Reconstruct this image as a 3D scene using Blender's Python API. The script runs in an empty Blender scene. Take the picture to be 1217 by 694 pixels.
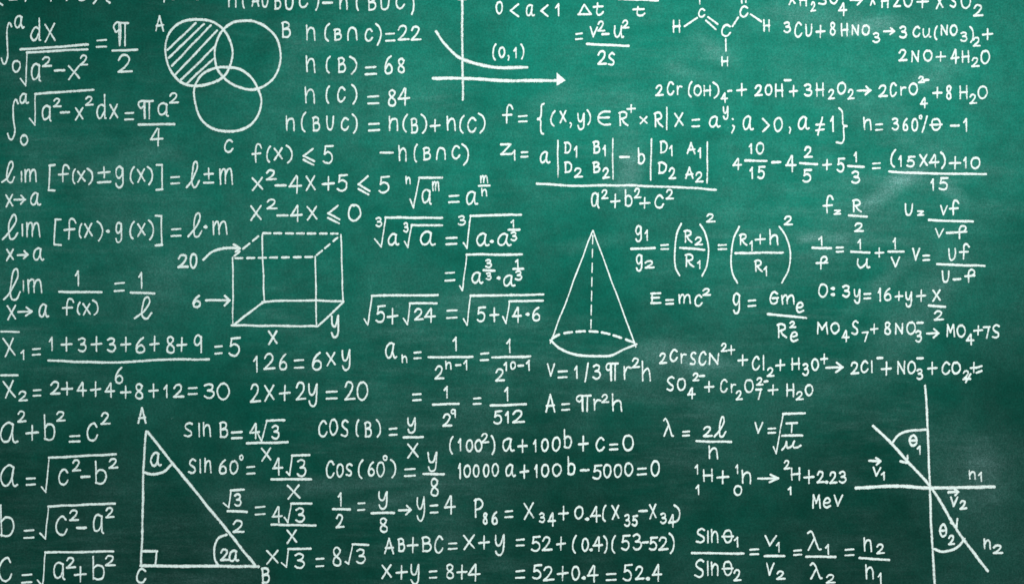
import bpy, math, random
import numpy as np

# ---------------------------------------------------------------- camera, world, lamps, exposure
S = 0.002                       # metres of board per photograph pixel: the visible board is 2.43 m wide
W, H = 1217.0, 694.0
CZ = 1.45                       # height of the picture's centre above the floor
sc = bpy.context.scene
COL = sc.collection
sc.view_settings.view_transform = 'Standard'
sc.view_settings.look = 'None'
sc.view_settings.gamma = 1.0
sc.view_settings.exposure = 0.0

cam_d = bpy.data.cameras.new('camera')
cam = bpy.data.objects.new('camera', cam_d)
COL.objects.link(cam)
cam_d.lens = 50.0
cam_d.sensor_width = 36.0
cam.location = (0.0, -W * S * 50.0 / 36.0, CZ)
cam.rotation_euler = (math.radians(90), 0, 0)
cam_d.clip_start = 0.05
cam_d.clip_end = 100
sc.camera = cam

world = bpy.data.worlds.new('World')
sc.world = world
world.use_nodes = True
bg = world.node_tree.nodes['Background']
bg.inputs['Color'].default_value = (0.77, 0.94, 0.90, 1)
bg.inputs['Strength'].default_value = 0.96


def PX(x, y, d=0.0):
    """a place on the board: photograph pixels across and down, d metres in front of it"""
    return ((x - W / 2) * S, -d, CZ + (H / 2 - y) * S)


def aim(o, p):
    from mathutils import Vector
    v = Vector(p) - o.location
    o.rotation_euler = v.to_track_quat('-Z', 'Y').to_euler()


sp_d = bpy.data.lights.new('lamp_over_board', 'SPOT')
sp_d.energy = 134.0
sp_d.color = (0.97, 1.0, 0.955)
sp_d.spot_size = math.radians(62)
sp_d.spot_blend = 1.0
sp_d.shadow_soft_size = 0.12
sp = bpy.data.objects.new('lamp_over_board', sp_d)
COL.objects.link(sp)
sp.location = PX(930, -330, 2.3)
aim(sp, PX(850, 150))

# ---------------------------------------------------------------- materials


def mat(name):
    m = bpy.data.materials.new(name)
    m.use_nodes = True
    nt = m.node_tree
    nt.nodes.clear()
    out = nt.nodes.new('ShaderNodeOutputMaterial')
    b = nt.nodes.new('ShaderNodeBsdfPrincipled')
    nt.links.new(b.outputs[0], out.inputs[0])
    return m, nt, b


class N:
    """small helper to write node maths"""
    def __init__(s, nt):
        s.nt = nt
        tc = nt.nodes.new('ShaderNodeTexCoord')
        s.obj = tc.outputs['Object']

    def link(s, a, b):
        if isinstance(a, (int, float)):
            b.default_value = a
        else:
            s.nt.links.new(a, b)

    def math(s, op, a, b=0.0, c=0.0, clamp=False):
        n = s.nt.nodes.new('ShaderNodeMath')
        n.operation = op
        n.use_clamp = clamp
        s.link(a, n.inputs[0]); s.link(b, n.inputs[1]); s.link(c, n.inputs[2])
        return n.outputs[0]

    def mapping(s, loc=(0, 0, 0), rot=(0, 0, 0), scale=(1, 1, 1), src=None, kind='POINT'):
        n = s.nt.nodes.new('ShaderNodeMapping')
        n.vector_type = kind
        n.inputs['Location'].default_value = loc
        n.inputs['Rotation'].default_value = rot
        n.inputs['Scale'].default_value = scale
        s.nt.links.new(src or s.obj, n.inputs['Vector'])
        return n.outputs[0]

    def noise(s, scale, detail=4, rough=0.6, vec=None, dist=0.0):
        n = s.nt.nodes.new('ShaderNodeTexNoise')
        n.inputs['Scale'].default_value = scale
        n.inputs['Detail'].default_value = detail
        n.inputs['Roughness'].default_value = rough
        n.inputs['Distortion'].default_value = dist
        s.nt.links.new(vec or s.obj, n.inputs['Vector'])
        return n.outputs[0]

    def ramp(s, v, a, b, lo=0.0, hi=1.0):
        n = s.nt.nodes.new('ShaderNodeMapRange')
        n.interpolation_type = 'SMOOTHSTEP'
        s.link(v, n.inputs[0])
        n.inputs[1].default_value = a; n.inputs[2].default_value = b
        n.inputs[3].default_value = lo; n.inputs[4].default_value = hi
        return n.outputs[0]

    def blob(s, x, y, rx, ry, rot=0.0):
        """soft patch, for dust and for painted light, round a place on the board (object space of the board is metres from its centre)"""
        px, _, pz = PX(x, y)
        v = s.mapping(loc=(-px, 0, -(pz - CZ)))
        v = s.mapping(rot=(0, math.radians(rot), 0), src=v)
        v = s.mapping(scale=(1 / (rx * S), 0, 1 / (ry * S)), src=v)
        n = s.nt.nodes.new('ShaderNodeVectorMath')
        n.operation = 'LENGTH'
        s.nt.links.new(v, n.inputs[0])
        return s.ramp(n.outputs['Value'], 1.0, 0.0)


def board_material():
    m, nt, b = mat('chalkboard_green')
    q = N(nt)
    # paint: deep green with slow drifts of tone, and the vignette of light painted in
    big = q.noise(1.6, 3, 0.5)
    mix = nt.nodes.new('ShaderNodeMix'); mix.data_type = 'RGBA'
    lit_tone = q.ramp(big, 0.3, 0.7, 0.02, 0.16)
    for x, y, rx, ry, k in PAINTED_LIGHT:
        lit_tone = q.math('ADD', lit_tone, q.math('MULTIPLY', q.blob(x, y, rx, ry), k))
    lit_tone = q.math('MULTIPLY', lit_tone, q.ramp(q.noise(6.5, 5, 0.6, dist=0.8), 0.3, 0.7, 0.84, 1.14), clamp=True)
    q.link(lit_tone, mix.inputs['Factor'])
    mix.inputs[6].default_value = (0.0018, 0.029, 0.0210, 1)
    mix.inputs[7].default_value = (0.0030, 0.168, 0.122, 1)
    # wiped chalk dust
    cloud = q.ramp(q.noise(3.0, 6, 0.62, dist=0.6), 0.38, 0.72)
    mid = q.ramp(q.noise(11.0, 5, 0.65, dist=0.4), 0.35, 0.75)
    wipe_a = q.ramp(q.noise(4.0, 6, 0.7, vec=q.mapping(rot=(0, math.radians(28), 0), scale=(0.9, 1, 5.5))), 0.45, 0.75)
    wipe_b = q.ramp(q.noise(5.0, 6, 0.7, vec=q.mapping(rot=(0, math.radians(-42), 0), scale=(0.8, 1, 6.0))), 0.47, 0.78)
    wipe_c = q.ramp(q.noise(4.0, 6, 0.75, vec=q.mapping(rot=(0, math.radians(3), 0), scale=(0.7, 1, 9.0))), 0.48, 0.78)
    scale_patch = q.ramp(q.noise(2.2, 2, 0.5), 0.4, 0.6)
    wipes = q.math('ADD', q.math('MULTIPLY', wipe_a, 0.55), q.math('MULTIPLY', wipe_b, 0.5))
    wipes = q.math('ADD', wipes, q.math('MULTIPLY', wipe_c, 0.5))
    d = q.math('MULTIPLY', cloud, 0.019)
    d = q.math('ADD', d, q.math('MULTIPLY', mid, 0.009))
    d = q.math('ADD', d, q.math('MULTIPLY', q.math('MULTIPLY', wipes, scale_patch), 0.060))
    # the places the photograph shows dustier
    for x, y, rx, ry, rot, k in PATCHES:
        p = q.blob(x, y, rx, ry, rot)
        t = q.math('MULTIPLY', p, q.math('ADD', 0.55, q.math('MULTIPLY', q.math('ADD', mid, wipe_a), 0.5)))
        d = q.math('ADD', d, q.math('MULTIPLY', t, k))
    # chalk grain caught in the tooth of the paint
    grain = q.ramp(q.noise(330.0, 2, 0.6), 0.3, 0.75, 0.5, 1.6)
    grain2 = q.ramp(q.noise(120.0, 3, 0.7), 0.3, 0.72, 0.7, 1.35)
    d = q.math('MULTIPLY', d, q.math('MULTIPLY', grain, grain2))
    # scattered specks and short scratches
    sp1 = q.ramp(q.noise(75.0, 2, 0.5), 0.73, 0.80)
    sp1 = q.math('MULTIPLY', sp1, q.ramp(q.noise(9.0, 3, 0.6), 0.50, 0.66))
    scr = q.ramp(q.noise(26.0, 3, 0.6, vec=q.mapping(rot=(0, math.radians(35), 0), scale=(1, 1, 9))), 0.70, 0.78)
    scr = q.math('MULTIPLY', scr, q.ramp(q.noise(7.0, 2, 0.6), 0.55, 0.68))
    d = q.math('ADD', d, q.math('MULTIPLY', sp1, 0.16))
    d = q.math('ADD', d, q.math('MULTIPLY', scr, 0.09), clamp=True)
    mix2 = nt.nodes.new('ShaderNodeMix'); mix2.data_type = 'RGBA'
    q.link(d, mix2.inputs['Factor'])
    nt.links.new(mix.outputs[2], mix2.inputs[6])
    mix2.inputs[7].default_value = (0.58, 0.80, 0.83, 1)
    # paint tooth: small tone grain
    tone = nt.nodes.new('ShaderNodeMix'); tone.data_type = 'RGBA'; tone.blend_type = 'MULTIPLY'
    tone.inputs['Factor'].default_value = 1.0
    nt.links.new(mix2.outputs[2], tone.inputs[6])
    g = q.ramp(q.noise(210.0, 3, 0.75), 0.3, 0.7, 0.80, 1.20)
    g = q.math('MULTIPLY', g, q.ramp(q.noise(48.0, 4, 0.7, dist=0.5), 0.3, 0.7, 0.93, 1.07))
    g = q.math('MULTIPLY', g, q.ramp(q.noise(14.0, 4, 0.6, vec=q.mapping(rot=(0, math.radians(34), 0), scale=(1, 1, 1.9))), 0.3, 0.7, 0.92, 1.08))
    cmb = nt.nodes.new('ShaderNodeCombineColor')
    for i in range(3):
        nt.links.new(g, cmb.inputs[i])
    nt.links.new(cmb.outputs[0], tone.inputs[7])
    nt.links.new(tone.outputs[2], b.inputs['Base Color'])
    b.inputs['Roughness'].default_value = 0.72
    b.inputs['Specular IOR Level'].default_value = 0.03
    bp = nt.nodes.new('ShaderNodeBump')
    bp.inputs['Strength'].default_value = 0.25
    bp.inputs['Distance'].default_value = 0.0006
    nt.links.new(q.noise(300.0, 3, 0.6), bp.inputs['Height'])
    nt.links.new(bp.outputs[0], b.inputs['Normal'])
    return m


# x, y, radius along, radius across (photograph pixels), tilt, amount
# broad pools of light painted into the green, edges and bottom left darker
PAINTED_LIGHT = [(860, 20, 900, 610, 1.0), (170, 260, 620, 420, 0.46), (1190, 60, 260, 300, 0.12)]
PATCHES = [
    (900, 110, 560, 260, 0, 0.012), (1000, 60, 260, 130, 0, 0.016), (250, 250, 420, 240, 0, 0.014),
    (1061, 222, 75, 17, 36, 0.15), (1135, 230, 30, 14, -42, 0.10), (962, 283, 26, 8, 18, 0.12), (1050, 240, 150, 70, 36, 0.035),
    (770, 440, 200, 50, 10, 0.035), (820, 428, 90, 26, -12, 0.070), (1085, 375, 170, 46, 56, 0.060), (1040, 345, 90, 16, 40, 0.060),
    (1155, 565, 110, 80, 60, 0.030), (1175, 580, 40, 100, 0, 0.022), (748, 208, 44, 20, 78, 0.120), (742, 190, 90, 40, 80, 0.035),
    (980, 22, 150, 24, -6, 0.070), (1030, 32, 60, 14, 12, 0.110), (420, 130, 200, 90, 0, 0.014), (400, 575, 200, 18, 6, 0.045),
    (1060, 150, 170, 34, -28, 0.040), (850, 60, 50, 20, -35, 0.070), (815, 85, 46, 12, -20, 0.050), (200, 330, 120, 50, 20, 0.022),
    (1110, 88, 70, 26, 25, 0.060), (1010, 284, 120, 10, -4, 0.060), (150, 195, 110, 26, 12, 0.035), (560, 350, 120, 30, 28, 0.030),
    (700, 290, 80, 14, 10, 0.045), (480, 590, 90, 12, 14, 0.050), (360, 60, 90, 30, 30, 0.020), (650, 120, 60, 18, 30, 0.035),
]


def chalk_material(name='white_chalk', tint=(0.89, 0.90, 0.89), cover=1.0):
    m, nt, b = mat(name)
    q = N(nt)
    at = nt.nodes.new('ShaderNodeAttribute')
    at.attribute_name = 'edge'
    e = at.outputs['Fac']                       # 1 in the middle of a stroke, 0 at its rim
    n1 = q.noise(620.0, 2, 0.6)                 # grain of the board showing through
    n2 = q.noise(170.0, 3, 0.6)
    v = q.math('ADD', q.math('MULTIPLY', e, 1.0), q.math('MULTIPLY', q.math('SUBTRACT', n1, 0.5), 0.95))
    v = q.math('ADD', v, q.math('MULTIPLY', q.math('SUBTRACT', n2, 0.5), 0.75))
    a = q.ramp(v, 0.10, 0.78, 0.0, 1.0)
    thin = q.ramp(q.math('ADD', n1, q.math('MULTIPLY', n2, 0.8)), 0.62, 0.95, 0.86, 1.0)
    a = q.math('MULTIPLY', a, q.math('MULTIPLY', thin, cover), clamp=True)
    nt.links.new(a, b.inputs['Alpha'])
    col = nt.nodes.new('ShaderNodeMix'); col.data_type = 'RGBA'
    q.link(q.ramp(n2, 0.3, 0.7), col.inputs['Factor'])
    col.inputs[6].default_value = tuple(c * 0.9 for c in tint) + (1,)
    col.inputs[7].default_value = tuple(tint) + (1,)
    nt.links.new(col.outputs[2], b.inputs['Base Color'])
    b.inputs['Roughness'].default_value = 0.95
    b.inputs['Specular IOR Level'].default_value = 0.1
    return m


M_BOARD = board_material()
M_CHALK = chalk_material()

# ---------------------------------------------------------------- the board
board = bpy.data.objects.new('chalkboard', None)
COL.objects.link(board)
board.location = (0, 0, CZ)
board['label'] = 'dark green chalkboard covered edge to edge with white chalk formulas and geometric drawings'
board['category'] = 'chalkboard'

BW, BH, BT = 1760 * S, 1100 * S, 0.018


def board_panel():
    import bmesh
    bm = bmesh.new()
    bmesh.ops.create_cube(bm, size=1.0)
    for v in bm.verts:
        v.co.x *= BW; v.co.y = v.co.y * BT + BT / 2; v.co.z *= BH
    bmesh.ops.bevel(bm, geom=list(bm.edges), offset=0.002, segments=2, affect='EDGES')
    me = bpy.data.meshes.new('writing_surface')
    bm.to_mesh(me); bm.free()
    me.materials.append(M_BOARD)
    o = bpy.data.objects.new('writing_surface', me)
    COL.objects.link(o)
    o.parent = board
    return o


board_panel()

# ---------------------------------------------------------------- handwriting: strokes in a 0..100 box (x right, y down)
# s = smooth curve through the points, l = straight segments
G = {
 '0': 's 58 3 25 8 3 40 10 78 40 98 75 88 97 55 88 18 60 3 42 6',
 '1': 'l 0 30 62 3|l 62 1 68 99',
 '2': 's 6 26 26 4 60 1 82 16 74 42 42 70 6 95|l 6 96 99 92',
 '3': 's 6 12 42 1 82 12 72 36 34 47|s 34 47 82 52 97 74 66 97 26 97 3 88',
 '4': 'l 58 1 2 62|l 2 62 99 58|l 66 4 64 99',
 '5': 'l 24 5 14 46|s 14 46 48 36 86 50 90 78 62 97 24 96 2 88|l 24 5 96 2',
 '6': 's 80 2 40 22 8 58 14 90 50 99 88 88 90 64 60 48 26 56 10 74',
 '7': 'l 2 6 97 3|l 97 3 46 99',
 '8': 's 86 14 54 0 16 10 18 34 52 50 90 68 88 92 48 100 10 88 16 64 52 46 82 28 84 12',
 '9': 's 88 14 52 0 12 14 8 40 38 54 78 42 90 18|l 92 8 94 99',
 'a': 's 74 10 48 1 16 22 4 62 18 94 44 92 64 60 74 14|s 74 10 68 56 74 88 86 98 99 92',
 'q': 's 84 12 48 0 14 16 2 52 18 84 48 84 74 62 84 14|l 84 4 84 72|s 84 72 84 88 96 97',
 'A': 'l 50 0 6 99|l 50 0 96 99|l 16 66 90 62',
 'B': 'l 10 3 14 98|s 4 8 46 0 82 12 74 34 24 46|s 24 46 76 46 98 68 74 94 14 98',
 'b': 'l 8 0 10 96|s 10 52 40 38 82 44 97 68 80 92 46 99 10 94',
 'C': 's 92 18 66 2 34 10 8 44 10 80 40 99 74 92 97 72',
 'c': 's 90 20 64 1 28 14 4 50 14 86 48 99 78 90 97 70',
 'D': 'l 10 2 10 97|s 2 5 50 2 92 26 92 64 60 92 8 98',
 'd': 'l 86 0 88 84|s 88 84 90 95 98 99|s 84 50 54 42 20 54 4 78 22 98 56 94 84 70',
 'Delta': 'l 46 2 2 96|l 2 96 98 92|l 98 92 46 2',
 'E': 'l 14 4 10 96|l 4 5 94 3|l 10 48 84 46|l 4 97 98 94',
 'e': 's 10 52 60 50 90 30 66 4 30 10 6 42 10 82 44 99 94 84',
 'f': 's 94 20 80 3 56 1 42 16 38 50 38 99|l 2 56 82 52',
 'fp': 's 72 46 96 26 84 5 54 3 38 26 36 99|l 0 54 96 48',
 'G': 's 92 14 56 0 20 20 4 58 18 92 56 98 88 80 88 56|l 36 52 98 50',
 'g': 's 86 10 48 0 12 14 6 40 36 54 74 40 86 12|s 86 6 88 50 84 82 56 98 20 96 4 82',
 'H': 'l 8 2 10 98|l 90 0 92 99|l 8 52 92 48',
 'h': 'l 8 0 12 96|s 12 62 34 44 66 36 86 48 90 72 96 99',
 'i': 'l 40 2 60 98',
 'l': 'l 40 2 60 98',
 'ell': 's 2 98 36 76 66 50 86 22 80 2 60 8 46 38 42 74 52 96 76 96 98 74',
 'lam': 's 2 12 22 1 42 22 66 66 82 94 98 96|l 50 36 4 99',
 'M': 'l 8 98 14 4|l 14 4 48 62|l 48 62 84 4|l 84 4 97 98',
 'm': 'l 4 6 8 98|s 8 50 18 16 34 4 44 22 46 94|s 46 54 60 14 80 4 92 26 98 98',
 'mu': 's 2 99 18 60 26 12 26 40 28 76 44 72 56 46 62 12|s 62 12 58 48 64 74 80 72 98 56',
 'N': 'l 6 97 8 4|l 8 4 88 94|l 88 94 96 2',
 'n': 'l 6 0 12 96|s 12 52 30 26 58 16 82 24 92 50 96 99',
 'O': 's 60 3 25 8 3 40 10 78 40 98 75 88 97 55 88 18 60 3 42 6',
 'o': 's 60 3 25 8 3 40 10 78 40 98 75 88 97 55 88 18 60 3 42 6',
 'P': 'l 10 2 14 99|s 4 8 48 0 88 14 90 38 60 54 18 58',
 'pi': 's 99 5 56 5 24 6 5 18 8 34 22 42 38 34|l 40 7 43 99|l 46 7 48 97|l 78 7 77 99',
 'R': 'l 12 4 14 98|s 4 8 46 0 82 14 78 38 20 54|s 36 52 56 76 97 98',
 'r': 'l 6 2 12 98|s 12 46 34 16 60 6 96 10',
 'S': 's 92 10 62 0 24 12 14 34 44 50 82 64 86 86 52 99 4 92',
 's': 's 92 10 62 0 24 12 14 34 44 50 82 64 86 86 52 99 4 92',
 't': 's 44 0 38 40 36 80 52 98 80 92 98 74|l 2 30 92 26',
 'th': 's 58 2 24 12 12 50 26 90 54 99 82 80 88 42 74 10 52 2|l 0 54 99 52',
 'tht': 's 58 2 24 12 4 50 26 90 54 99 92 80 94 42 74 10 52 2|l 8 54 92 48',
 'U': 's 4 2 6 50 16 88 44 99 74 86 90 50 94 0',
 'u': 's 6 4 4 54 22 94 50 86 72 48 80 2|s 80 2 76 60 84 94 99 90',
 'V': 'l 2 2 48 98|l 48 98 98 2',
 'v': 'l 4 2 42 97|l 42 97 97 4',
 'x': 'l 4 4 97 90|l 94 1 6 99',
 'X': 'l 2 4 97 92|l 82 1 22 99',
 'y': 's 6 2 8 34 28 50 60 44 88 2|s 92 0 92 50 84 84 56 99 26 96 8 78',
 'z': 'l 4 4 94 4|l 94 4 6 94|l 6 96 99 93',
 '+': 'l 0 54 99 48|l 50 0 48 99',
 '-': 'l 0 56 99 44',
 '=': 'l 2 10 98 2|l 0 96 99 90',
 'pm': 'l 4 40 94 34|l 50 0 50 70|l 0 98 99 95',
 'ne': 'l 4 42 98 38|l 2 72 96 68|l 78 0 20 99',
 'zq': 'l 6 8 92 12|l 92 12 16 84|l 2 92 99 88',
 'le': 'l 84 0 4 44|l 4 44 97 78|l 2 68 90 100',
 'lt': 'l 94 1 4 54|l 4 54 97 99',
 'gt': 'l 4 1 97 52|l 97 52 6 99',
 '(': 's 92 1 36 22 8 56 22 84 70 99',
 ')': 's 6 1 66 18 96 46 80 78 30 99',
 '[': 'l 96 2 26 3|l 26 3 12 97|l 12 97 98 97',
 ']': 'l 4 3 88 2|l 88 2 94 97|l 94 97 4 98',
 '{': 's 92 1 58 8 56 30 46 44 4 50|s 4 50 46 56 44 78 54 96 88 99',
 '}': 's 24 2 52 10 58 34 64 46 94 50|s 94 50 66 56 70 86 50 98 4 94',
 '|': 'l 50 0 50 100',
 '/': 'l 92 0 6 100',
 ',': 's 40 2 80 30 40 98',
 ';': 'l 48 0 56 6|s 56 46 84 62 30 99',
 'dot': 's 20 50 50 30 80 50 50 70 20 50',
 'deg': 's 60 2 10 30 24 90 78 94 94 36 56 2',
 'to': 'l 0 52 98 48|l 64 2 99 48|l 99 48 60 97',
 'cup': 's 4 2 6 50 18 90 48 99 76 88 92 50 96 0',
 'cap': 's 4 99 6 46 24 8 54 1 82 16 92 50 97 99',
 'in': 's 96 4 50 4 14 26 6 60 30 92 70 98 98 94|l 10 48 88 46',
 'int': 's 99 8 78 0 58 16 58 50 66 80 44 99 16 98 2 88',
}
NAMES = {'+': 'plus_sign', '-': 'minus_sign', '=': 'equals_sign', 'pm': 'plus_minus_sign', 'ne': 'not_equal_sign',
         'zq': 'l 6 8 92 12|l 92 12 16 84|l 2 92 99 88',
 'zq': 'equals_sign', 'le': 'less_or_equal_sign', 'lt': 'less_than_sign', 'gt': 'greater_than_sign', '(': 'bracket', ')': 'bracket',
         '[': 'bracket', ']': 'bracket', '{': 'brace', '}': 'brace', '|': 'upright_bar', '/': 'slash', ',': 'comma',
         ';': 'semicolon', 'dot': 'dot', 'deg': 'degree_sign', 'to': 'arrow', 'cup': 'union_sign', 'cap': 'intersection_sign',
         'in': 'element_sign', 'int': 'integral_sign', 'R_': 'root_sign', 'B_': 'fraction_bar', 'P_': 'line', 'S_': 'curve',
         'D_': 'dashed_line', 'F_': 'arrow_head'}

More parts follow.
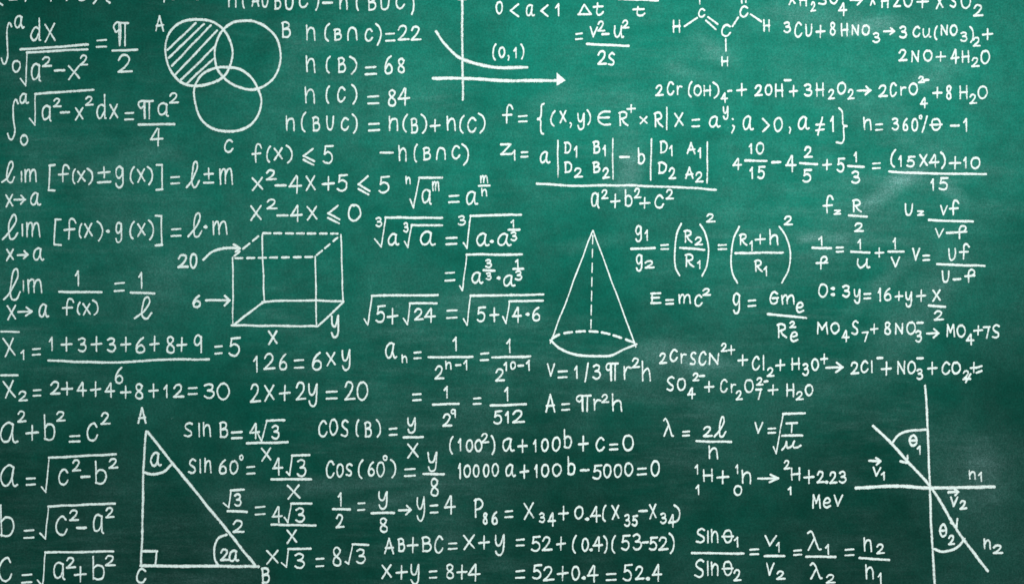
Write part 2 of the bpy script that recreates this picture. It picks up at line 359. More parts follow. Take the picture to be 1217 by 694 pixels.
# every formula and drawing. Lines starting with E: part name | label. T@column,row = which enlarged tile of the board the
# following numbers were measured in; U = plain photograph pixels; W@ = stroke width. glyph@x0,y0,x1,y1 = its box on the board.
DATA = """
E equation | bottom ends of a formula with brackets, cut off along the top edge
U
(@-4,-16,7,8 2@10,-14,21,2 ,@28,-4,33,3 +@54,-16,68,3 +@73,-14,86,2 6@91,-16,103,2 )@108,-14,117,6 (@124,-14,134,5 x@140,-16,150,-2 ,@193,-5,197,4 2@203,-16,216,1 3@230,-16,240,1
E equation | integral from zero to a of dx over a root, equals pi over two
T@0,0
int@0,105,58,298 a@62,70,115,135 d@135,80,190,192 x@200,105,258,198 B_@95,228,402,206 R_@94,362,118,394,124,242,400,228
0@52,275,98,338 q@138,290,192,380 2@190,258,238,312 -@245,318,300,330 x@308,298,370,370 2@362,252,405,305
=@440,180,492,222 pi@512,95,595,217 B_@516,234,628,229 2@535,250,608,340
E equation | integral from zero to a of root a squared minus x squared dx
T@0,0
int@30,455,88,642 0@90,615,132,670 a@85,425,135,480 R_@136,544,160,574,162,432,428,413 q@188,480,240,562 2@242,448,282,495
-@275,510,322,522 x@340,490,385,555 2@388,440,430,488 d@438,428,490,550 x@498,475,545,550 =@570,513,615,555
pi@628,455,705,550 q@718,470,776,540 2@772,425,820,478 B_@636,572,798,570 4@685,585,750,675
E venn_diagram | three overlapping chalk circles lettered A, B and C, the left one hatched
T@0,0
W@3.2
S_:circle@900,91,970,100,1025,140,1055,190,1065,250,1050,310,1020,355,960,385,890,396,825,375,780,320,759,240,766,170,800,122,848,96,900,91
S_:circle@1120,97,1062,108,1012,153,985,225,990,300,1025,355,1080,394,1150,411,1210,396,1262,350,1286,270,1270,185,1225,130,1170,103,1120,97
S_:circle@1045,310,1100,320,1150,355,1180,405,1196,460,1185,520,1150,572,1100,597,1040,604,980,594,930,558,900,500,890,435,896,390,925,343,978,316,1045,310
W@2.8
P_:hatch_line@768,230,896,108 P_:hatch_line@774,266,934,112 P_:hatch_line@788,303,966,118 P_:hatch_line@804,342,994,142 P_:hatch_line@826,370,984,216 P_:hatch_line@856,384,980,270
W@2.55
A@708,70,755,148 C@1022,636,1072,704
T@1,0
B@130,98,178,178
E equation | number of elements in the unions of A, B and C, cut by the top edge
U
n@270,-9,282,10 (@287,-12,292,11 A@298,-9,309,9 cup@310,-7,320,10.5 B@325,-8,335,12.5 cup@338,-7,350,12.5 C@354,-8,367,11
)@373,-11,380,14 -@383,1.5,396,6 n@402,-6,414,13 (@422,-9,428,14 B@436,-6,448,14 cup@451,-6,464,13 C@469,-7,482,12 )@487,-9,493,19
E equation | n of B intersection C equals 22, beside the Venn circles
T@1,0
n@240,112,292,190 (@325,105,358,195 B@370,130,412,190 cap@432,125,485,190 C@510,130,555,195 )@560,105,595,212 =@608,150,655,195 2@662,115,720,192 2@722,118,775,192
E equation | n of B equals 68
T@1,0
n@240,252,292,338 (@332,255,362,340 B@388,262,430,338 )@440,255,482,345 =@515,303,570,348 6@602,252,645,345 8@662,265,702,338
E equation | n of C equals 84
T@1,0
n@235,395,290,480 (@332,390,358,478 C@385,395,430,472 )@450,385,483,482 =@525,437,582,482 8@618,408,662,490 4@665,400,722,488
E equation | n of B union C as n of B plus n of C minus their intersection
T@1,0
n@148,528,198,605 (@220,510,250,608 B@272,532,312,605 cup@335,528,378,602 C@402,535,445,602 )@452,518,485,615 =@530,562,585,605
n@620,530,672,605 (@685,522,715,610 B@722,540,762,615 )@768,522,803,615 +@812,545,862,608 n@885,530,935,605 (@945,525,975,615 C@982,535,1030,612 )@1030,515,1070,615
T@1,1
-@583,38,648,52 n@665,10,710,88 (@735,2,760,92 B@778,18,820,82 cap@838,18,890,80 C@908,8,955,78 )@955,2,995,105
E graph_drawing | pair of axes with a falling curve through the point 0,1 and an arrow tip
T@1,0
W@3.6
P_:axis@960,-60,964,458 F_@938,4,962,-36,984,4
S_:axis@829,360,1000,362,1180,370,1400,370 F_@1392,330,1438,370,1392,398
S_:graph_curve@842,146,870,190,920,245,962,272,1040,298,1120,312,1258,310
W@2.55
(@1097,198,1120,280 0@1125,213,1162,270
T@2,0
,@8,252,25,282 1@38,215,60,272 )@68,200,92,276
E equation | zero less than a less than one, under the top edge
T@1,0
0@1112,5,1150,70
T@2,0
lt@20,15,68,82 a@92,18,140,80 lt@160,20,202,80 1@228,15,258,80
E equation | delta t and t below a cut off line, equals v squared minus u squared over 2s
T@2,0
Delta@332,18,400,75 t@402,12,455,75 t@582,28,645,80 B_@520,-4,700,4
=@322,150,358,187 v@385,120,430,175 2@422,95,460,150 -@442,152,480,164 u@495,115,548,180 2@535,92,570,135 B_@377,203,566,212 2@422,232,468,302 s@470,240,508,305
E molecule_drawing | letters C and H joined by single and double bonds at the top edge
T@2,0
P_:bond@893,-20,893,20 C@882,38,920,85 H@765,90,808,155 P_:bond@824,122,880,84 P_:bond@931,80,974,112 P_:bond@922,96,966,136
C@988,110,1038,172 P_:bond@1043,122,1069,82 C@1072,25,1118,82 P_:bond@1084,-20,1086,16 P_:bond@1104,-20,1104,12 P_:bond@1127,68,1174,100
H@1180,88,1218,150 P_:bond@1012,180,1013,235 H@988,258,1027,308
E equation | xH2SO4 turning into xH2O plus xSO2, cut by the top edge
U
x@936,-8,946,7 H@949,-8,960,9 2@963,2,970,15 s@972,-10,984,7 O@985,-10,997,6 4@996,3,1007,20 to@1010,-7,1026,8 x@1033,-7,1041,8 H@1046,-8,1057,11 2@1061,-9,1071,10
O@1073,-8,1085,10 +@1089,-6,1104,11 x@1111,-6,1122,12 s@1128,-9,1138,10 O@1141,-9,1155,12 2@1156,5,1169,21
E equation | 3Cu plus 8HNO3 giving 3Cu(NO3)2 plus 2NO plus 4H2O, on two lines
T@3,0
3@92,98,130,155 C@140,98,182,178 U@190,108,228,172 +@240,115,285,178 8@302,100,335,165 H@352,105,392,172 N@402,112,442,168 O@448,112,492,168 3@500,148,538,200
to@550,125,605,165 3@622,118,662,180 C@682,118,722,175 u@728,128,772,178 (@780,118,802,188 N@810,112,850,168 O@852,112,895,168 3@902,145,938,195 )@942,118,968,200 2@958,170,997,218 +@1002,130,1055,187
2@618,225,662,285 N@675,230,718,290 O@732,228,778,285 +@790,235,838,287 4@858,222,898,298 H@905,230,948,292 2@952,262,992,312 O@992,228,1042,298
E equation | 2Cr(OH)4 reacting with 2OH and 3H2O2 to 2CrO4 plus 8H2O
T@2,0
2@688,388,728,445 C@738,372,778,442 r@785,390,815,440 (@836,370,862,452 O@862,388,905,445 H@905,388,948,445 )@948,375,985,455 4@988,423,1022,475 -@1018,412,1042,424 +@1060,380,1110,445 2@1142,388,1182,445
T@3,0
O@5,385,45,442 H@50,382,95,450 -@95,362,130,376 +@118,390,160,448 3@185,383,228,445 H@238,378,282,448 2@295,408,330,460 O@335,375,382,438 2@385,408,420,460 to@428,392,497,440 2@525,388,572,450
C@575,376,615,448 r@625,395,657,442 O@665,378,712,440 2@708,348,742,385 -@733,362,762,374 4@718,445,755,500 +@775,398,822,455 8@835,390,867,460 H@895,390,940,460 2@943,430,980,480 O@980,390,1030,458
E equation | n equals 360 degrees over theta minus one
T@3,0
n@455,535,500,600 =@512,565,550,602 3@588,538,624,600 6@635,540,668,605 0@678,540,712,605 deg@710,525,732,550 /@722,530,758,612 th@762,540,822,602 -@855,570,900,584 1@915,540,942,608
E equation | f as the set of pairs x,y with x equal to a to the y
T@2,0
f@-14,478,44,570 =@60,527,105,564 {@145,472,185,620 (@205,505,235,582 x@248,505,285,568 ,@290,560,312,590 y@328,515,370,598 )@372,500,397,578 in@420,505,487,580 R@518,508,568,582 +@558,478,600,522
x@615,532,655,572 R@680,512,727,587 |@733,488,750,598 x@772,515,822,585 =@855,543,895,587 a@932,530,990,588 y@995,485,1028,552 ;@1030,540,1058,615 a@1085,528,1142,602
T@3,0
gt@-8,540,33,608 0@46,535,92,608 ,@112,580,132,615 a@155,532,215,597 ne@238,535,284,625 1@305,530,330,608 }@330,490,390,665
E equation | f of x less than or equal to 5
T@1,1
f@-6,2,48,92 (@60,10,88,92 x@95,20,142,82 )@150,8,187,98 le@228,22,290,105 5@320,8,375,100
E equation | x squared minus 4x plus 5 less than or equal to 5
T@1,1
x@-6,155,52,222 2@60,120,112,175 -@102,188,158,202 4@165,145,228,235 x@240,148,292,224 +@318,152,378,222 5@385,140,440,225 le@480,148,542,242 5@575,148,632,234
E equation | x squared minus 4x less than or equal to 0
T@1,1
x@-13,282,45,360 2@62,255,115,307 -@110,325,165,340 4@172,282,230,365 x@245,285,300,358 le@340,282,405,374 0@435,278,502,364
E equation | limit of f of x plus or minus g of x in square brackets
T@0,1
ell@5,80,72,188 i@92,126,105,182 m@108,115,172,184 [@215,95,255,227 f@265,98,325,184 (@328,115,350,192 x@350,125,394,184 )@395,112,430,195 pm@445,105,510,187 g@525,105,572,208 (@592,105,620,192 x@625,115,668,184 )@670,105,705,195
]@712,92,750,222 =@780,150,825,192 ell@848,80,918,210 pm@930,112,982,190 m@1000,112,1070,196 x@22,232,64,298 to@62,235,120,285 a@135,223,190,290
E equation | limit of f of x times g of x in square brackets, equals l times m
T@0,1
ell@5,325,88,448 i@95,368,110,432 m@115,358,188,436 [@240,342,285,475 f@290,342,355,446 (@358,365,380,440 x@383,365,427,436 )@440,355,475,452 dot@488,398,503,412 g@525,360,565,462 (@590,355,620,445 x@625,365,670,432 )@675,350,708,447
]@708,325,748,477 =@782,388,832,432 ell@855,315,930,438 dot@935,378,950,392 m@968,352,1045,425 x@25,482,67,542 to@78,490,132,535 a@148,476,205,542
E equation | limit of one over f of x, equals one over l
T@0,1
ell@10,572,98,725 i@100,626,115,687 m@120,618,197,692 1@342,580,370,660 B_@272,681,464,683 =@522,635,572,684 1@632,588,660,670 B_@600,685,706,689
T@0,2
x@28,85,77,160 to@78,92,150,142 a@172,78,228,147 f@282,55,345,137 (@350,70,372,134 x@375,75,418,137 )@420,60,455,137 ell@612,45,702,155
E box_drawing | cuboid with dashed top edges, marked 20, 6, x and y
U
W@2.6
P_:edge@276.5,306,276.8,386 P_:edge@275.5,386.5,377,387.6 P_:edge@374.6,305,376.4,387 P_:edge@311.8,279,314,358 S_:edge@312,359,346,357,408,357.8 P_:edge@405,279,407.8,357 P_:edge@378,387.4,408,359 P_:edge@278,385.8,312,360
D_@7,311,277.3,405,277.8 D_@7,278,307,374.5,305.3 D_@3,277,305.5,310,278.5 D_@3,375.5,304,404,280
W@2.95
T@0,1
2@810,508,865,577 0@865,502,908,580 S_:arrow@932,534,970,500,1030,482,1096,483 P_:arrow_head@1072,466,1098,483,1080,498
T@0,2
6@878,38,925,102 P_:arrow@945,65,1050,65 P_:arrow_head@1030,45,1052,65,1030,88
T@1,2
x@68,200,118,272 y@355,130,402,240
E equation | nth root of a to the m, equals a to the m over n
T@1,1
n@698,150,728,192 R_@722,258,738,298,765,160,868,159 q@772,210,824,288 m@820,172,860,224 =@898,236,950,277 a@975,218,1037,287 m@1040,146,1082,187 B_@1038,197,1086,195 n@1045,205,1078,247
E equation | nested cube roots of a written out on two lines
T@1,1
3@562,338,597,387 R_@560,440,590,476,610,342,868,343 a@618,412,675,472 3@690,362,718,412 R_@697,452,712,478,730,376,868,377 a@765,402,840,472 =@885,428,940,470 3@940,330,980,380 R_@967,458,983,482,1000,334,1230,329
a@1022,410,1088,476 dot@1090,445,1104,458 a@1118,410,1188,476 =@880,588,930,637 R_@950,655,962,675,982,512,1234,510 a@1000,588,1060,647 3@1065,530,1100,574 B_@1060,583,1108,585 3@1068,590,1098,630 dot@1122,612,1136,625
T@2,1
1@26,350,48,392 B_@18,398,66,398 3@25,404,58,452 a@-12,600,50,660 1@46,530,68,571 B_@40,577,83,576 3@45,582,82,632
E equation | root of 5 plus root 24, equals root of 5 plus root of 4 times 6
T@1,2
R_@512,150,528,178,548,44,848,41 5@562,85,612,172 +@615,98,668,177 R_@692,148,710,175,722,79,843,79 2@738,100,785,160 4@785,98,840,170 =@888,105,940,152 R_@967,150,983,178,1000,44,1332,38
5@1025,90,1072,167 +@1085,95,1132,167 R_@1147,140,1162,170,1178,70,1330,67
T@2,2
4@32,92,78,170 dot@98,122,112,136 6@120,92,167,164
E equation | a sub n as one over powers of 2, ending in 1 over 512
T@1,2
a@605,255,665,334 n@680,312,712,354 =@738,297,775,336 1@915,228,945,300 B_@808,325,1008,323 2@832,362,880,430 n@880,340,915,384 -@928,355,958,368 1@965,335,992,387 =@1042,302,1085,345 B_@1100,326,1272,321 2@1110,375,1157,440 1@1150,345,1172,390
=@732,488,775,528 1@875,455,902,517 B_@828,542,944,538 2@868,582,915,647 9@905,560,935,604 =@1010,507,1050,545 1@1152,458,1180,530 B_@1092,546,1252,540 5@1102,566,1147,634
T@2,2
1@5,238,34,310 0@22,342,52,384 -@58,358,88,370 1@95,335,122,390 1@0,570,24,630 2@32,565,92,630
E equation | z sub 1 as a times one determinant minus b times another, over a squared plus b squared plus c squared
T@1,1
z@1133,0,1190,60
T@2,1
1@30,30,55,84 =@72,37,108,70 a@155,36,210,97 P_:upright_bar@243,-10,243,156 D@270,-7,308,52 1@315,12,338,70 B@400,-12,440,52 1@446,8,468,64 P_:upright_bar@495,-20,495,166 D@270,83,312,140 2@315,112,358,162 B@400,83,440,140 2@445,112,482,167
-@525,58,572,72 b@605,20,645,100 P_:upright_bar@672,-18,668,170 D@708,-12,748,50 1@750,8,775,64 D@700,85,745,144 2@748,112,785,170 A@830,-5,877,54 1@882,20,905,74 A@822,108,868,167 2@870,132,910,184 P_:upright_bar@928,-3,926,184
B_@147,187,300,195,550,195,780,202,966,215 q@390,225,437,304 2@440,212,475,260 +@482,232,530,302 b@545,210,588,294 2@590,205,625,257 +@615,246,668,304 c@682,235,732,304 2@735,210,775,262
E cone_drawing | tall thin cone with a dashed centre line and dashed back rim
T@2,1
W@2.1
P_:side_line@402,402,208,916 P_:side_line@405,402,600,934 D_@7,403,412,394,866
T@2,2
W@2.9
D_:dashed_rim@7,212,242,260,218,340,208,395,207,460,215,530,236,603,262
S_:front_rim@210,248,250,285,320,312,400,320,480,318,540,292,602,266
E equation | 4 and 10 fifteenths minus 4 and two fifths plus 5 and one third
T@2,1
4@1042,68,1087,127 1@1116,0,1138,54 0@1148,-5,1190,54 B_@1102,81,1198,83 1@1120,108,1142,167 5@1155,103,1195,167
T@3,1
-@38,82,82,95 4@102,53,152,137 2@185,15,227,72 B_@170,93,246,98 5@178,118,224,184 +@270,72,315,127 5@335,65,377,137 1@413,38,435,92 B_@390,106,460,110 3@402,126,447,190 =@498,88,540,122 (@580,28,612,117 1@618,55,640,112 5@655,58,700,114
x@712,50,757,112 4@758,50,807,117 )@808,38,838,122 +@850,60,908,124 1@915,62,938,120 0@948,62,997,124 B_@578,131,700,139,1020,143 1@765,162,788,222 5@802,155,850,220
E equation | g1 over g2 equals R2 over R1 squared, equals R1 plus h over R1 squared
T@2,1
g@595,375,632,457 1@638,395,662,450 B_@580,485,686,481 g@598,508,635,590 2@638,536,687,577 =@712,462,752,492 (@770,365,815,610 R@818,395,862,460 2@868,428,908,472 B_@804,480,913,490 R@822,505,870,572 1@880,535,902,580 )@888,365,938,620
2@920,322,965,367 =@975,462,1018,492 (@1028,372,1082,645 R@1070,413,1114,472 1@1118,445,1142,497 +@1145,416,1195,467 B_@1057,505,1273,502 R@1140,533,1184,594
T@3,1
h@22,393,74,472 1@0,563,25,612 )@65,380,130,650 2@92,333,138,380
E equation | f equals R over 2
T@3,1
f@270,238,327,327 zq@322,303,358,332 R@405,256,454,320 B_@394,332,474,338 2@415,365,462,410
E equation | U equals vf over v minus f
T@3,1
U@645,275,690,337 zq@705,307,738,337 v@808,282,848,334 f@850,260,902,334 B_@760,353,960,360 v@785,388,832,437 -@838,405,878,418 fp@875,375,937,442
E equation | one over f equals one over u plus one over v
T@3,1
1@252,425,278,474 B_@227,480,310,482 fp@240,515,300,582 =@332,473,370,504 1@430,438,455,490 B_@404,498,486,502 u@425,526,492,577 +@510,478,555,527 1@592,432,614,490 B_@574,498,643,498 V@582,518,630,572
E equation | v equals Uf over U minus f
T@3,1
v@680,478,722,542 =@730,510,765,542 U@845,480,887,542 f@895,458,950,537 B_@798,555,1013,563 U@815,582,858,642 -@868,618,908,630 fp@922,576,974,642
E equation | E equals m c squared
T@2,2
E@665,26,718,84 =@735,58,775,87 m@792,33,855,84 c@865,36,908,97 2@903,8,945,47
E equation | g equals G times m sub e over R sub e squared
T@2,2
g@1042,30,1084,132 =@1112,60,1152,97
T@3,2
G@25,22,72,87 m@78,36,147,87 e@148,70,190,124 B_@22,128,196,146 R@60,168,112,240 2@118,158,152,194 e@120,203,164,257
E equation | O colon 3y equals 16 plus y plus x over 2
T@3,2
O@248,-15,300,57 dot@312,4,328,18 dot@312,32,328,46 3@360,-7,402,54 y@412,10,450,84 =@460,30,495,62 1@523,6,545,74 6@550,5,590,70 +@602,22,642,70 y@648,22,687,100 +@700,13,748,74 x@772,13,817,74 B_@760,89,833,95 2@780,110,828,160
E equation | MO4S7 plus 8NO3 turning into MO4 plus 7S
T@3,2
M@240,160,302,224 O@305,163,354,222 4@358,198,395,260 S@402,155,440,224 7@450,205,485,257 +@490,170,528,222 8@552,160,588,224 N@600,166,645,224 O@655,160,702,224 -@702,162,735,174 3@695,200,730,260 to@745,190,808,242 M@835,170,882,237 O@885,173,932,237 4@928,215,968,272 +@963,178,1008,227 7@1006,180,1042,244 S@1045,173,1087,242
E equation | 2CrSCN plus Cl2 plus H3O giving 2Cl, NO3 and CO2, last sign scribbled over
T@2,2
2@705,302,744,360 C@752,285,795,347 r@802,305,834,357 S@845,298,880,364 C@885,296,927,364 N@930,303,985,364 2@988,258,1020,304 +@1020,268,1055,317 +@1065,310,1115,367 C@1128,318,1172,387 l@1178,312,1192,387
T@3,2
2@15,370,52,417 +@55,333,102,390 H@125,325,172,387 3@178,350,212,412 O@218,328,258,390 +@262,306,298,360 to@285,345,370,400 2@398,345,440,407 C@442,338,485,400 l@490,335,505,400 -@520,322,550,336 +@540,343,590,412 N@610,338,655,407 O@658,340,702,404 -@702,322,735,338 3@700,376,735,430 +@752,343,798,407
C@815,343,860,407 O@860,343,907,407 2@912,383,950,432 P_:scribble@950,402,928,440 P_:scribble@924,420,948,424 +@947,345,984,400 P_:scribble@976,374,1000,366 P_:scribble@978,396,1000,388
E equation | SO4 plus Cr2O7 plus H2O
T@2,2
S@738,410,780,482 O@785,418,832,480 4@835,460,874,520 2@858,395,892,437 -@888,405,918,417 +@912,433,960,487 C@982,423,1024,490 r@1032,443,1062,492 2@1056,475,1090,524 O@1095,423,1142,490 2@1150,416,1185,457 7@1146,465,1180,522
T@3,2
-@2,430,25,442 +@20,448,70,502 H@102,443,147,510 2@148,480,187,524 O@188,446,232,507
E equation | V equals one third pi r squared h, under the cone
T@2,2
V@190,350,232,417 =@242,384,288,424 1@315,360,340,427 /@362,348,388,442 3@400,355,442,430 pi@458,345,522,437 r@540,363,582,432 2@580,326,620,377 h@622,340,674,440
E equation | A equals pi r squared h
T@2,2
A@182,492,234,580 =@258,533,300,572 pi@322,492,398,577 r@402,513,444,572 2@440,493,478,537 h@485,490,542,577
E equation | lambda equals 2l over n
T@2,2
lam@722,600,777,692 =@812,660,848,690 2@905,638,952,694 ell@955,590,1017,696
T@2,3
B_@878,38,1036,42 n@928,56,980,124
E equation | v equals root of T over mu
T@2,2
v@1140,618,1187,677
T@3,2
=@20,646,60,677 R_@47,735,60,766,92,584,190,581 P_:letter@108,628,155,626 P_:letter@132,630,130,668 B_@88,685,178,683
T@3,3
mu@80,28,180,84
E equation | a squared plus b squared equals c squared, above three root formulas
T@0,2
a@-4,618,87,722 2@78,568,122,627 +@118,633,178,710 b@196,583,258,709 2@256,570,302,622 =@315,679,370,718 c@395,623,452,712 2@458,575,507,637
E equation | a equals root of c squared minus b squared
T@0,3
a@-2,143,87,250 =@118,203,165,244 R_@190,248,210,272,225,114,530,98 c@265,163,317,242 2@328,120,372,180 -@368,195,415,208 b@430,125,492,240 2@495,115,542,167
E equation | b equals root of c squared minus a squared
T@0,3
b@-6,325,70,482 =@108,440,158,487 R_@184,460,208,485,222,337,526,324 c@252,376,312,474 2@315,350,362,407 -@348,428,398,442 q@422,370,479,467 2@480,338,526,394
E equation | c equals root of a squared plus b squared, at the bottom corner
T@0,3
c@-12,568,60,684 =@98,643,148,692 R_@172,675,195,702,208,547,518,543 q@242,590,302,677 2@300,566,348,624 +@340,608,398,687 b@418,560,485,677 2@478,558,530,614
E equation | mean X1 as a sum of numbers over 6, equals 5
T@0,2
P_:overline@6,208,86,210 X@8,233,76,327 1@93,288,118,340 =@145,281,188,320 1@222,230,250,300 +@278,230,332,302 3@355,233,400,304 +@415,228,470,302 3@488,233,534,304 +@552,230,602,302 6@618,230,670,310 +@685,226,732,302
8@758,226,804,310 +@808,233,858,302 9@885,220,930,310 B_@222,340,400,348,560,350,700,338,956,335 6@522,368,570,450 =@982,270,1020,314 5@1045,230,1105,324
E equation | mean X2 line, 2 plus 4 plus 4 plus 8 plus 12 equals 30
T@0,2
P_:overline@6,408,80,408 X@8,428,76,517 2@82,478,128,530 =@150,470,190,507 2@228,433,278,500 +@280,436,335,502 4@350,436,398,507 +@412,433,465,510 4@478,438,528,512 +@550,453,602,517 8@615,443,660,520 +@680,443,728,514
1@748,448,775,514 2@790,446,844,514 =@860,460,905,500 3@932,443,987,517 0@990,438,1057,524
E equation | 126 equals 6xy
T@1,2
1@2,316,32,397 2@48,306,105,387 6@118,306,164,387 =@190,333,238,380 6@268,298,322,387 x@335,298,384,370 y@405,288,454,390
E equation | 2x plus 2y equals 20
T@1,2
2@-14,443,40,537 x@50,448,104,530 +@122,450,175,527 2@196,438,248,527 y@252,443,304,554 =@335,476,392,522 2@418,433,472,527 0@475,433,534,527
E triangle_drawing | right triangle lettered A, B and C, its angles marked a and 2a
T@0,3
W@3.6
S_:side_line@670,-6,658,150,655,350,646,608 P_:side_line@676,-4,790,140,1036,440,1172,610 P_:side_line@646,609,1184,612
W@3.1
S_:arc@660,182,700,190,752,178,788,144 P_:right_angle_mark@655,542,718,542,712,606 S_:arc@1000,606,985,575,985,520,1003,482,1038,466
W@2.9
a@685,86,744,157 2@1006,528,1052,590 a@1045,533,1098,592 C@618,616,674,692
T@0,2
A@626,553,674,632
T@1,3
B@38,613,84,692
E equation | sin B equals 4 root 3 over x
T@0,2
s@840,620,888,694 i@905,623,920,695 n@925,620,970,692 B@1002,618,1047,697 =@1058,662,1112,702 4@1140,622,1192,702
T@1,2
R_@24,674,42,710,66,616,146,613 3@86,633,127,702
T@1,3
B_@-24,48,160,43 x@36,65,90,134
E equation | sin 60 degrees equals 4 root 3 over x
T@0,3
s@860,116,902,190 i@910,116,925,190 n@932,113,972,187 6@1000,118,1042,192 0@1048,123,1094,194 deg@1093,98,1118,128 =@1128,150,1170,194
T@1,3
4@90,110,140,197 R_@157,180,170,194,182,104,260,102 3@202,118,250,204 B_@88,213,268,213 x@155,235,222,307
E equation | root 3 over 2 equals 4 root 3 over x
T@0,3
R_@1024,322,1048,342,1058,264,1116,260 3@1070,276,1110,340 B_@1044,358,1130,362 2@1063,398,1120,462
T@1,3
=@10,333,60,380 4@88,333,140,417 R_@147,388,162,410,178,324,270,324 3@195,340,244,412 B_@88,420,288,424 x@153,440,207,510
E equation | x root 3 equals 8 root 3
T@1,3
x@60,533,124,604 R_@134,595,155,614,165,532,266,530 3@190,548,244,624 =@288,570,330,617 8@363,520,412,612 R_@427,590,440,600,460,510,530,513 3@473,528,522,602
E equation | cos B equals y over x
T@1,2
C@298,610,347,694 O@350,603,394,687 s@402,608,444,692 (@470,606,492,692 B@510,618,550,694 )@562,606,592,697 =@625,646,665,687 y@705,598,754,676 B_@694,692,780,690
T@1,3
x@706,45,764,120
E equation | cos of 60 degrees equals y over 8
T@1,3
C@333,126,380,210 o@382,138,420,207 s@425,138,462,202 (@480,120,512,214 6@525,128,564,202 0@566,128,610,207 deg@593,100,622,130 )@628,118,662,210 =@695,160,748,204 y@798,86,852,182 B_@784,188,876,190 8@810,205,857,294
E equation | one half equals y over 8, so y equals 4
T@1,3
1@390,270,415,340 B_@370,349,446,351 2@380,370,422,440 =@480,316,518,360 y@572,266,624,352 B_@547,368,648,366 8@578,385,624,460 to@668,328,730,380 y@748,290,794,407 =@812,326,852,372 4@876,283,932,377
E equation | P sub 86 as X34 plus 0.4 times X35 minus X34
T@1,3
P@1013,298,1062,392 8@1053,363,1080,420 6@1093,358,1127,422 =@1155,353,1195,392
T@2,3
x@83,316,137,400 3@155,363,187,414 4@195,362,235,432 +@245,333,292,404 0@316,333,362,397 dot@370,388,385,402 4@388,333,440,414 (@443,328,468,410 x@486,328,527,400 3@545,370,577,432 5@580,375,612,430 -@612,352,655,364 x@658,323,697,397
3@710,363,744,420 4@748,370,785,437 )@770,325,808,414
E equation | AB plus BC equals x plus y
T@1,3
A@600,478,652,557 B@663,480,702,547 +@708,476,762,552 B@773,473,822,547 C@830,468,877,554 =@895,500,940,537 x@963,463,1022,537 +@1035,468,1088,537 y@1106,463,1160,567
E equation | x plus y equals 8 plus 4, at the bottom edge
T@1,3
x@588,600,642,670 +@655,603,712,674 y@720,598,770,697 =@808,628,848,670 8@883,598,927,670 +@935,600,985,674 4@986,596,1045,684
E equation | equals 52 plus 0.4 in brackets times 53 minus 52
T@2,3
=@50,483,92,522 5@118,470,167,547 2@168,473,217,544 +@235,473,280,542 (@305,466,332,554 0@348,478,387,547 dot@390,528,402,542 4@402,470,450,547 )@448,468,474,554 (@485,466,512,554 5@530,463,577,542 3@583,460,630,540 -@628,495,660,508
5@658,473,702,542 2@702,473,750,542 )@748,455,780,557
E equation | equals 52 plus 0.4 equals 52.4, at the bottom edge
T@2,3
=@48,626,92,670 5@123,600,172,674 2@172,608,228,682 +@238,606,292,680 0@303,606,347,677 dot@355,658,370,670 4@375,603,430,687 =@462,640,512,680 5@538,598,587,682 2@594,608,640,677 dot@648,659,664,675 4@674,598,722,684
E equation | 100 squared in brackets times a plus 100b plus c equals 0
T@1,3
(@898,12,925,100 1@940,23,962,87 0@976,28,1014,90 0@1016,28,1057,90 2@1045,0,1085,50 )@1090,10,1115,102
T@2,3
a@-17,20,47,90 +@58,28,105,94 1@128,28,150,92 0@163,23,204,90 0@213,16,257,87 b@266,-20,310,74 +@335,13,385,87 C@413,18,460,87 =@478,48,520,82 0@536,6,594,87
E equation | 10000a plus 100b minus 5000 equals 0
T@1,3
1@940,136,960,214 0@966,143,1002,207 0@1008,143,1044,207 0@1053,140,1090,207 0@1093,136,1134,204
T@2,3
a@-2,140,52,204 +@68,143,112,212 1@133,143,155,210 0@163,140,207,207 0@213,138,262,204 b@283,105,327,197 -@345,165,388,178 5@400,143,447,217 0@448,140,490,210 0@496,140,540,210 0@546,133,590,202 =@605,158,650,197 0@666,123,714,202
E equation | 1H plus n turning into 2H plus 2.23 Mev
T@2,3
1@868,142,892,194 H@903,163,957,227 1@872,235,898,287 +@970,170,1028,237 1@1054,142,1074,190 n@1080,168,1132,237 0@1046,238,1090,290
T@3,3
to@-28,186,72,232 2@93,123,125,170 H@123,156,174,222 1@112,245,135,287 +@185,168,235,237 2@243,173,282,234 dot@285,220,297,232 2@300,176,340,237 3@345,173,384,234 M@220,278,267,350 e@273,293,314,347 v@320,280,370,340
E equation | sine theta 1 over sine theta 2, equals ratios of v, lambda and n
T@2,3
s@873,433,922,507 i@924,443,937,510 n@940,438,982,507 th@993,440,1049,507 1@1048,473,1078,527 B_@858,550,1093,552 S@866,576,917,664 i@922,583,937,657 n@940,588,982,657 th@993,583,1049,657 2@1045,623,1085,682 =@1120,528,1165,562
T@3,3
v@3,466,67,522 1@58,498,82,550 B_@8,564,96,564 v@10,590,54,657 2@58,630,102,674 =@138,533,178,564 lam@200,445,272,542 1@283,508,308,560 B_@198,567,330,568 lam@212,590,274,674 2@285,646,332,692 =@372,528,418,567 n@456,476,502,547
2@516,506,558,557 B_@442,573,576,582 n@463,600,510,674 1@523,638,550,698
E refraction_diagram | crossed lines with a slanting ray, marked theta 1, theta 2, v and n
T@3,3
W@3.6
S_:line@742,-215,750,-70,754,10,764,230,772,480,790,730 S_:line@426,253,600,243,765,252,1058,248 S_:ray@504,-30,590,50,660,130,768,250,905,470,1028,632
W@2.9
S_:arc@590,48,620,10,670,-10,745,-15 S_:arc@785,532,820,545,870,535,900,515,922,486 P_:arrow_head@630,131,660,138,662,104 P_:arrow_head@860,412,886,430,890,394
W@2.95
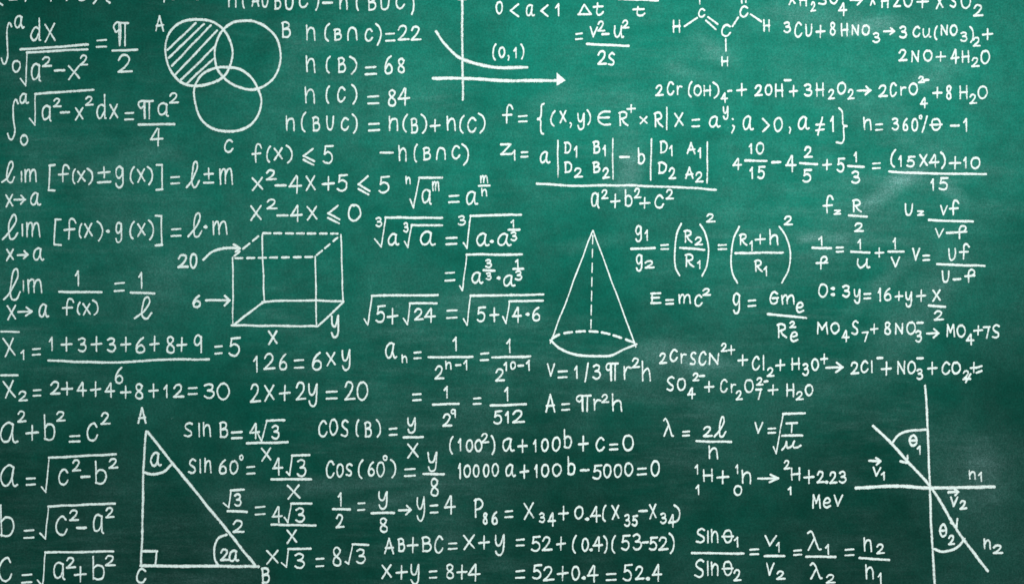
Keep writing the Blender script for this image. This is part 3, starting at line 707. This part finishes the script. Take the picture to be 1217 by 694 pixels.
tht@664,5,710,64 1@703,56,728,104 tht@803,413,845,482 2@845,466,880,517 v@498,153,544,202 P_:vector_arrow@487,128,532,130 P_:vector_arrow@518,116,537,130,520,146 1@538,176,565,220
v@853,288,897,342 P_:vector_arrow@850,272,888,270 P_:vector_arrow@878,258,893,271,880,286 2@898,306,934,354 n@938,168,977,217 1@983,176,1010,227 n@1006,480,1047,537 2@1050,510,1100,557
"""

TILE_X = (0, 300, 600, 907)
TILE_Y = (0, 170, 340, 514)
TS = 310.0 / 1195.0
rng = random.Random(7)


def catmull(P, closed=False):
    P = np.array(P, float)
    n = len(P)
    out = []
    for i in range(n - 1):
        p1, p2 = P[i], P[i + 1]
        p0 = P[i - 1] if i else (P[-2] if closed else 2 * p1 - p2)
        p3 = P[i + 2] if i + 2 < n else (P[1] if closed else 2 * p2 - p1)
        for t in np.linspace(0, 1, 10, endpoint=False):
            out.append(0.5 * ((2 * p1) + (-p0 + p2) * t + (2 * p0 - 5 * p1 + 4 * p2 - p3) * t * t + (-p0 + 3 * p1 - 3 * p2 + p3) * t ** 3))
    out.append(P[-1])
    return np.array(out)


def resample(P, step):
    P = np.array(P, float)
    d = np.r_[0, np.cumsum(np.hypot(*np.diff(P, axis=0).T))]
    L = d[-1]
    n = max(3, int(L / step) + 1)
    s = np.linspace(0, L, n)
    return np.c_[np.interp(s, d, P[:, 0]), np.interp(s, d, P[:, 1])], s, L


def smooth_noise(s, wl, seed):
    r = np.random.RandomState(seed)
    k = r.uniform(-1, 1, int(s[-1] / wl) + 4)
    return np.interp(s / wl, np.arange(len(k)), k)


CROSS = ((-1.0, 0.0, -0.06), (-0.62, 0.62, 0.7), (0.0, 1.0, 1.0), (0.62, 0.62, 0.7), (1.0, 0.0, -0.06))
THICK = 0.00030
layer = [0]


RS_HAND = np.random.RandomState(11)


class Strokes:
    def __init__(s):
        s.v = []; s.e = []; s.f = []

    def ribbon(s, P, w):
        """one drag of the chalk: P in photograph pixels, w its width in pixels"""
        seed = rng.randrange(1 << 30)
        P, t, L = resample(P, 0.9)
        T = np.gradient(P, axis=0)
        ln = np.hypot(T[:, 0], T[:, 1]); ln[ln == 0] = 1
        T = T / ln[:, None]
        # a hand never draws a ruler-straight line
        wob = smooth_noise(t, 16, seed) * min(0.45, L * 0.012) * np.clip(np.minimum(t, L - t) / 6, 0, 1)
        Nn = np.c_[-T[:, 1], T[:, 0]]
        P = P + Nn * wob[:, None]
        r = 0.5 * w * (1 + 0.36 * np.abs(T[:, 0]) ** 1.5)
        r = r * (1 + 0.10 * smooth_noise(t, 7, seed + 1) + 0.09 * smooth_noise(t, 2, seed + 2))
        # pressure: full at the start of a drag, lighter as it runs on, lighter on down-strokes
        pr = 0.90 + 0.10 * np.abs(T[:, 0]) + 0.10 * smooth_noise(t, 12, seed + 4) - 0.10 * np.clip(t / max(L, 1), 0, 1)
        pr = pr * RS_HAND.uniform(0.94, 1.06)
        # round ends
        cap = r.mean() * 0.9
        P2, r2 = [], []
        for k in (1.0, 0.9, 0.7, 0.4):
            P2.append(P[0] - T[0] * cap * k); r2.append(r[0] * math.sqrt(max(0.0, 1 - k * k)) + 0.02)
        Pa, ra = np.array(P2), np.array(r2)
        Pb = np.array([P[-1] + T[-1] * cap * k for k in (0.4, 0.7, 0.9, 1.0)])
        rb = np.array([r[-1] * math.sqrt(max(0.0, 1 - k * k)) + 0.02 for k in (0.4, 0.7, 0.9, 1.0)])
        Na = np.repeat(Nn[:1], 4, 0); Nb = np.repeat(Nn[-1:], 4, 0)
        P = np.r_[Pa, P, Pb]; r = np.r_[ra, r, rb]; Nn = np.r_[Na, Nn, Nb]
        jl = np.random.RandomState(seed + 3).uniform(-0.10, 0.10, (len(P), 2)) * w
        pr = np.r_[np.repeat(pr[0], 4), pr, np.repeat(pr[-1], 4)]
        full = np.clip(r / (0.5 * w), 0, 1)
        layer[0] = (layer[0] + 1) % 40
        up = layer[0] * 2.5e-6
        b0 = len(s.v)
        for i in range(len(P)):
            for c, (u, ed, h) in enumerate(CROSS):
                rr = r[i] * u + (jl[i, 0] if c == 0 else jl[i, 1] if c == 4 else 0)
                x = P[i, 0] + Nn[i, 0] * rr; y = P[i, 1] + Nn[i, 1] * rr
                s.v.append(((x - W / 2) * S, -(h * THICK * full[i] + up), (H / 2 - y) * S))
                s.e.append(ed * full[i] * pr[i])
        for i in range(len(P) - 1):
            for c in range(4):
                a = b0 + i * 5 + c
                s.f.append((a, a + 1, a + 6, a + 5))

    def fill(s, pts):
        """a solid chalked-in patch"""
        b0 = len(s.v)
        c = np.mean(pts, axis=0)
        ring = []
        P = list(pts) + [pts[0]]
        P, t, L = resample(P, 1.2)
        for x, y in P:
            s.v.append(((x - W / 2) * S, 0.00002, (H / 2 - y) * S)); s.e.append(0.0)
        n = len(P)
        for x, y in P:
            x, y = c + (np.array((x, y)) - c) * 0.75
            s.v.append(((x - W / 2) * S, -THICK, (H / 2 - y) * S)); s.e.append(1.0)
        s.v.append(((c[0] - W / 2) * S, -THICK, (H / 2 - c[1]) * S)); s.e.append(1.0)
        for i in range(n - 1):
            s.f.append((b0 + i, b0 + i + 1, b0 + n + i + 1, b0 + n + i))
            s.f.append((b0 + n + i, b0 + n + i + 1, b0 + 2 * n))

    def build(s, name, parent):
        me = bpy.data.meshes.new(name)
        me.from_pydata(s.v, [], s.f)
        me.attributes.new('edge', 'FLOAT', 'POINT').data.foreach_set('value', s.e)
        me.polygons.foreach_set('use_smooth', [True] * len(me.polygons))
        me.materials.append(M_CHALK)
        o = bpy.data.objects.new(name, me)
        COL.objects.link(o)
        o.parent = parent
        return o


def pairs(nums):
    return [(nums[i], nums[i + 1]) for i in range(0, len(nums) - 1, 2)]


def segments(st, pts, w, smooth):
    if smooth and len(pts) > 2:
        st.ribbon(catmull(pts, pts[0] == pts[-1]), w)
    else:
        for a, b in zip(pts[:-1], pts[1:]):
            st.ribbon([a, b], w)


def write_all():
    part, width = None, 2.55
    ox, oy, k = 0.0, 0.0, 1.0
    for line in DATA.splitlines():
        line = line.strip()
        if not line or line.startswith('#'):
            continue
        if line.startswith('E '):
            nm, label = [q.strip() for q in line[2:].split('|')]
            part = bpy.data.objects.new(nm, None)
            COL.objects.link(part)
            part.parent = board
            part['label'] = label
            width = 2.55
            continue
        for tok in line.split():
            if tok == 'U':
                ox = oy = 0.0; k = 1.0
                continue
            key, _, rest = tok.rpartition('@')
            nums = [float(q) for q in rest.split(',')]
            if key == 'T':
                ox, oy, k = TILE_X[int(nums[0])], TILE_Y[int(nums[1])], TS
                continue
            if key == 'W':
                width = nums[0]
                continue
            st = Strokes()
            key, _, alias = key.partition(':')
            if key in ('R_', 'B_', 'P_', 'S_', 'D_', 'F_'):
                n_d = 0
                if key == 'D_':
                    n_d = int(nums[0]); nums = nums[1:]
                pts = [(ox + x * k, oy + y * k) for x, y in pairs(nums)]
                if key == 'R_':
                    segments(st, pts[:-1], width * 0.88, False)
                    segments(st, pts[-2:], width * 1.06, False)
                elif key == 'B_':
                    segments(st, pts, width * 1.08, True)
                elif key == 'P_':
                    segments(st, pts, width, False)
                elif key == 'S_':
                    segments(st, pts, width, True)
                elif key == 'F_':
                    st.fill(pts)
                else:
                    base = catmull(pts) if len(pts) > 2 else np.array(pts, float)
                    P, t, L = resample(base, 0.5)
                    for j in range(n_d):
                        a = (j + 0.08 + 0.08 * rng.random()) / n_d * L
                        b = (j + 0.70 + 0.10 * rng.random()) / n_d * L
                        sel = P[(t >= a) & (t <= b)]
                        if len(sel) > 2:
                            st.ribbon(sel, width)
                st.build(alias or NAMES[key], part)
                continue
            x0, y0, x1, y1 = nums
            x0, x1 = ox + x0 * k, ox + x1 * k
            y0, y1 = oy + y0 * k, oy + y1 * k
            hgt = max(y1 - y0, x1 - x0)
            w = width * (0.90 if hgt < 14 else 1.0)
            if key in '-' or key == 'dot':
                w = width * 1.12
            if key == 'dot':
                x0 -= 2; x1 += 2; y0 -= 2; y1 += 2; w = width * 0.95
            ins = 0.5 * w
            if x1 - x0 > 2.4 * ins: x0 += ins; x1 -= ins
            if y1 - y0 > 2.4 * ins: y0 += ins; y1 -= ins
            for sub in G[key].split('|'):
                q = sub.split()
                v = [float(a) / 100 for a in q[1:]]
                pts = []
                for u_, v_ in pairs(v):
                    pts.append((x0 + (u_ + rng.uniform(-.025, .025)) * (x1 - x0), y0 + (v_ + rng.uniform(-.018, .018)) * (y1 - y0)))
                segments(st, pts, w, q[0] == 's')
            if alias:
                nm = alias
            elif key.isdigit():
                nm = 'digit'
            else:
                nm = NAMES.get(key, 'letter')
            st.build(nm, part)


write_all()
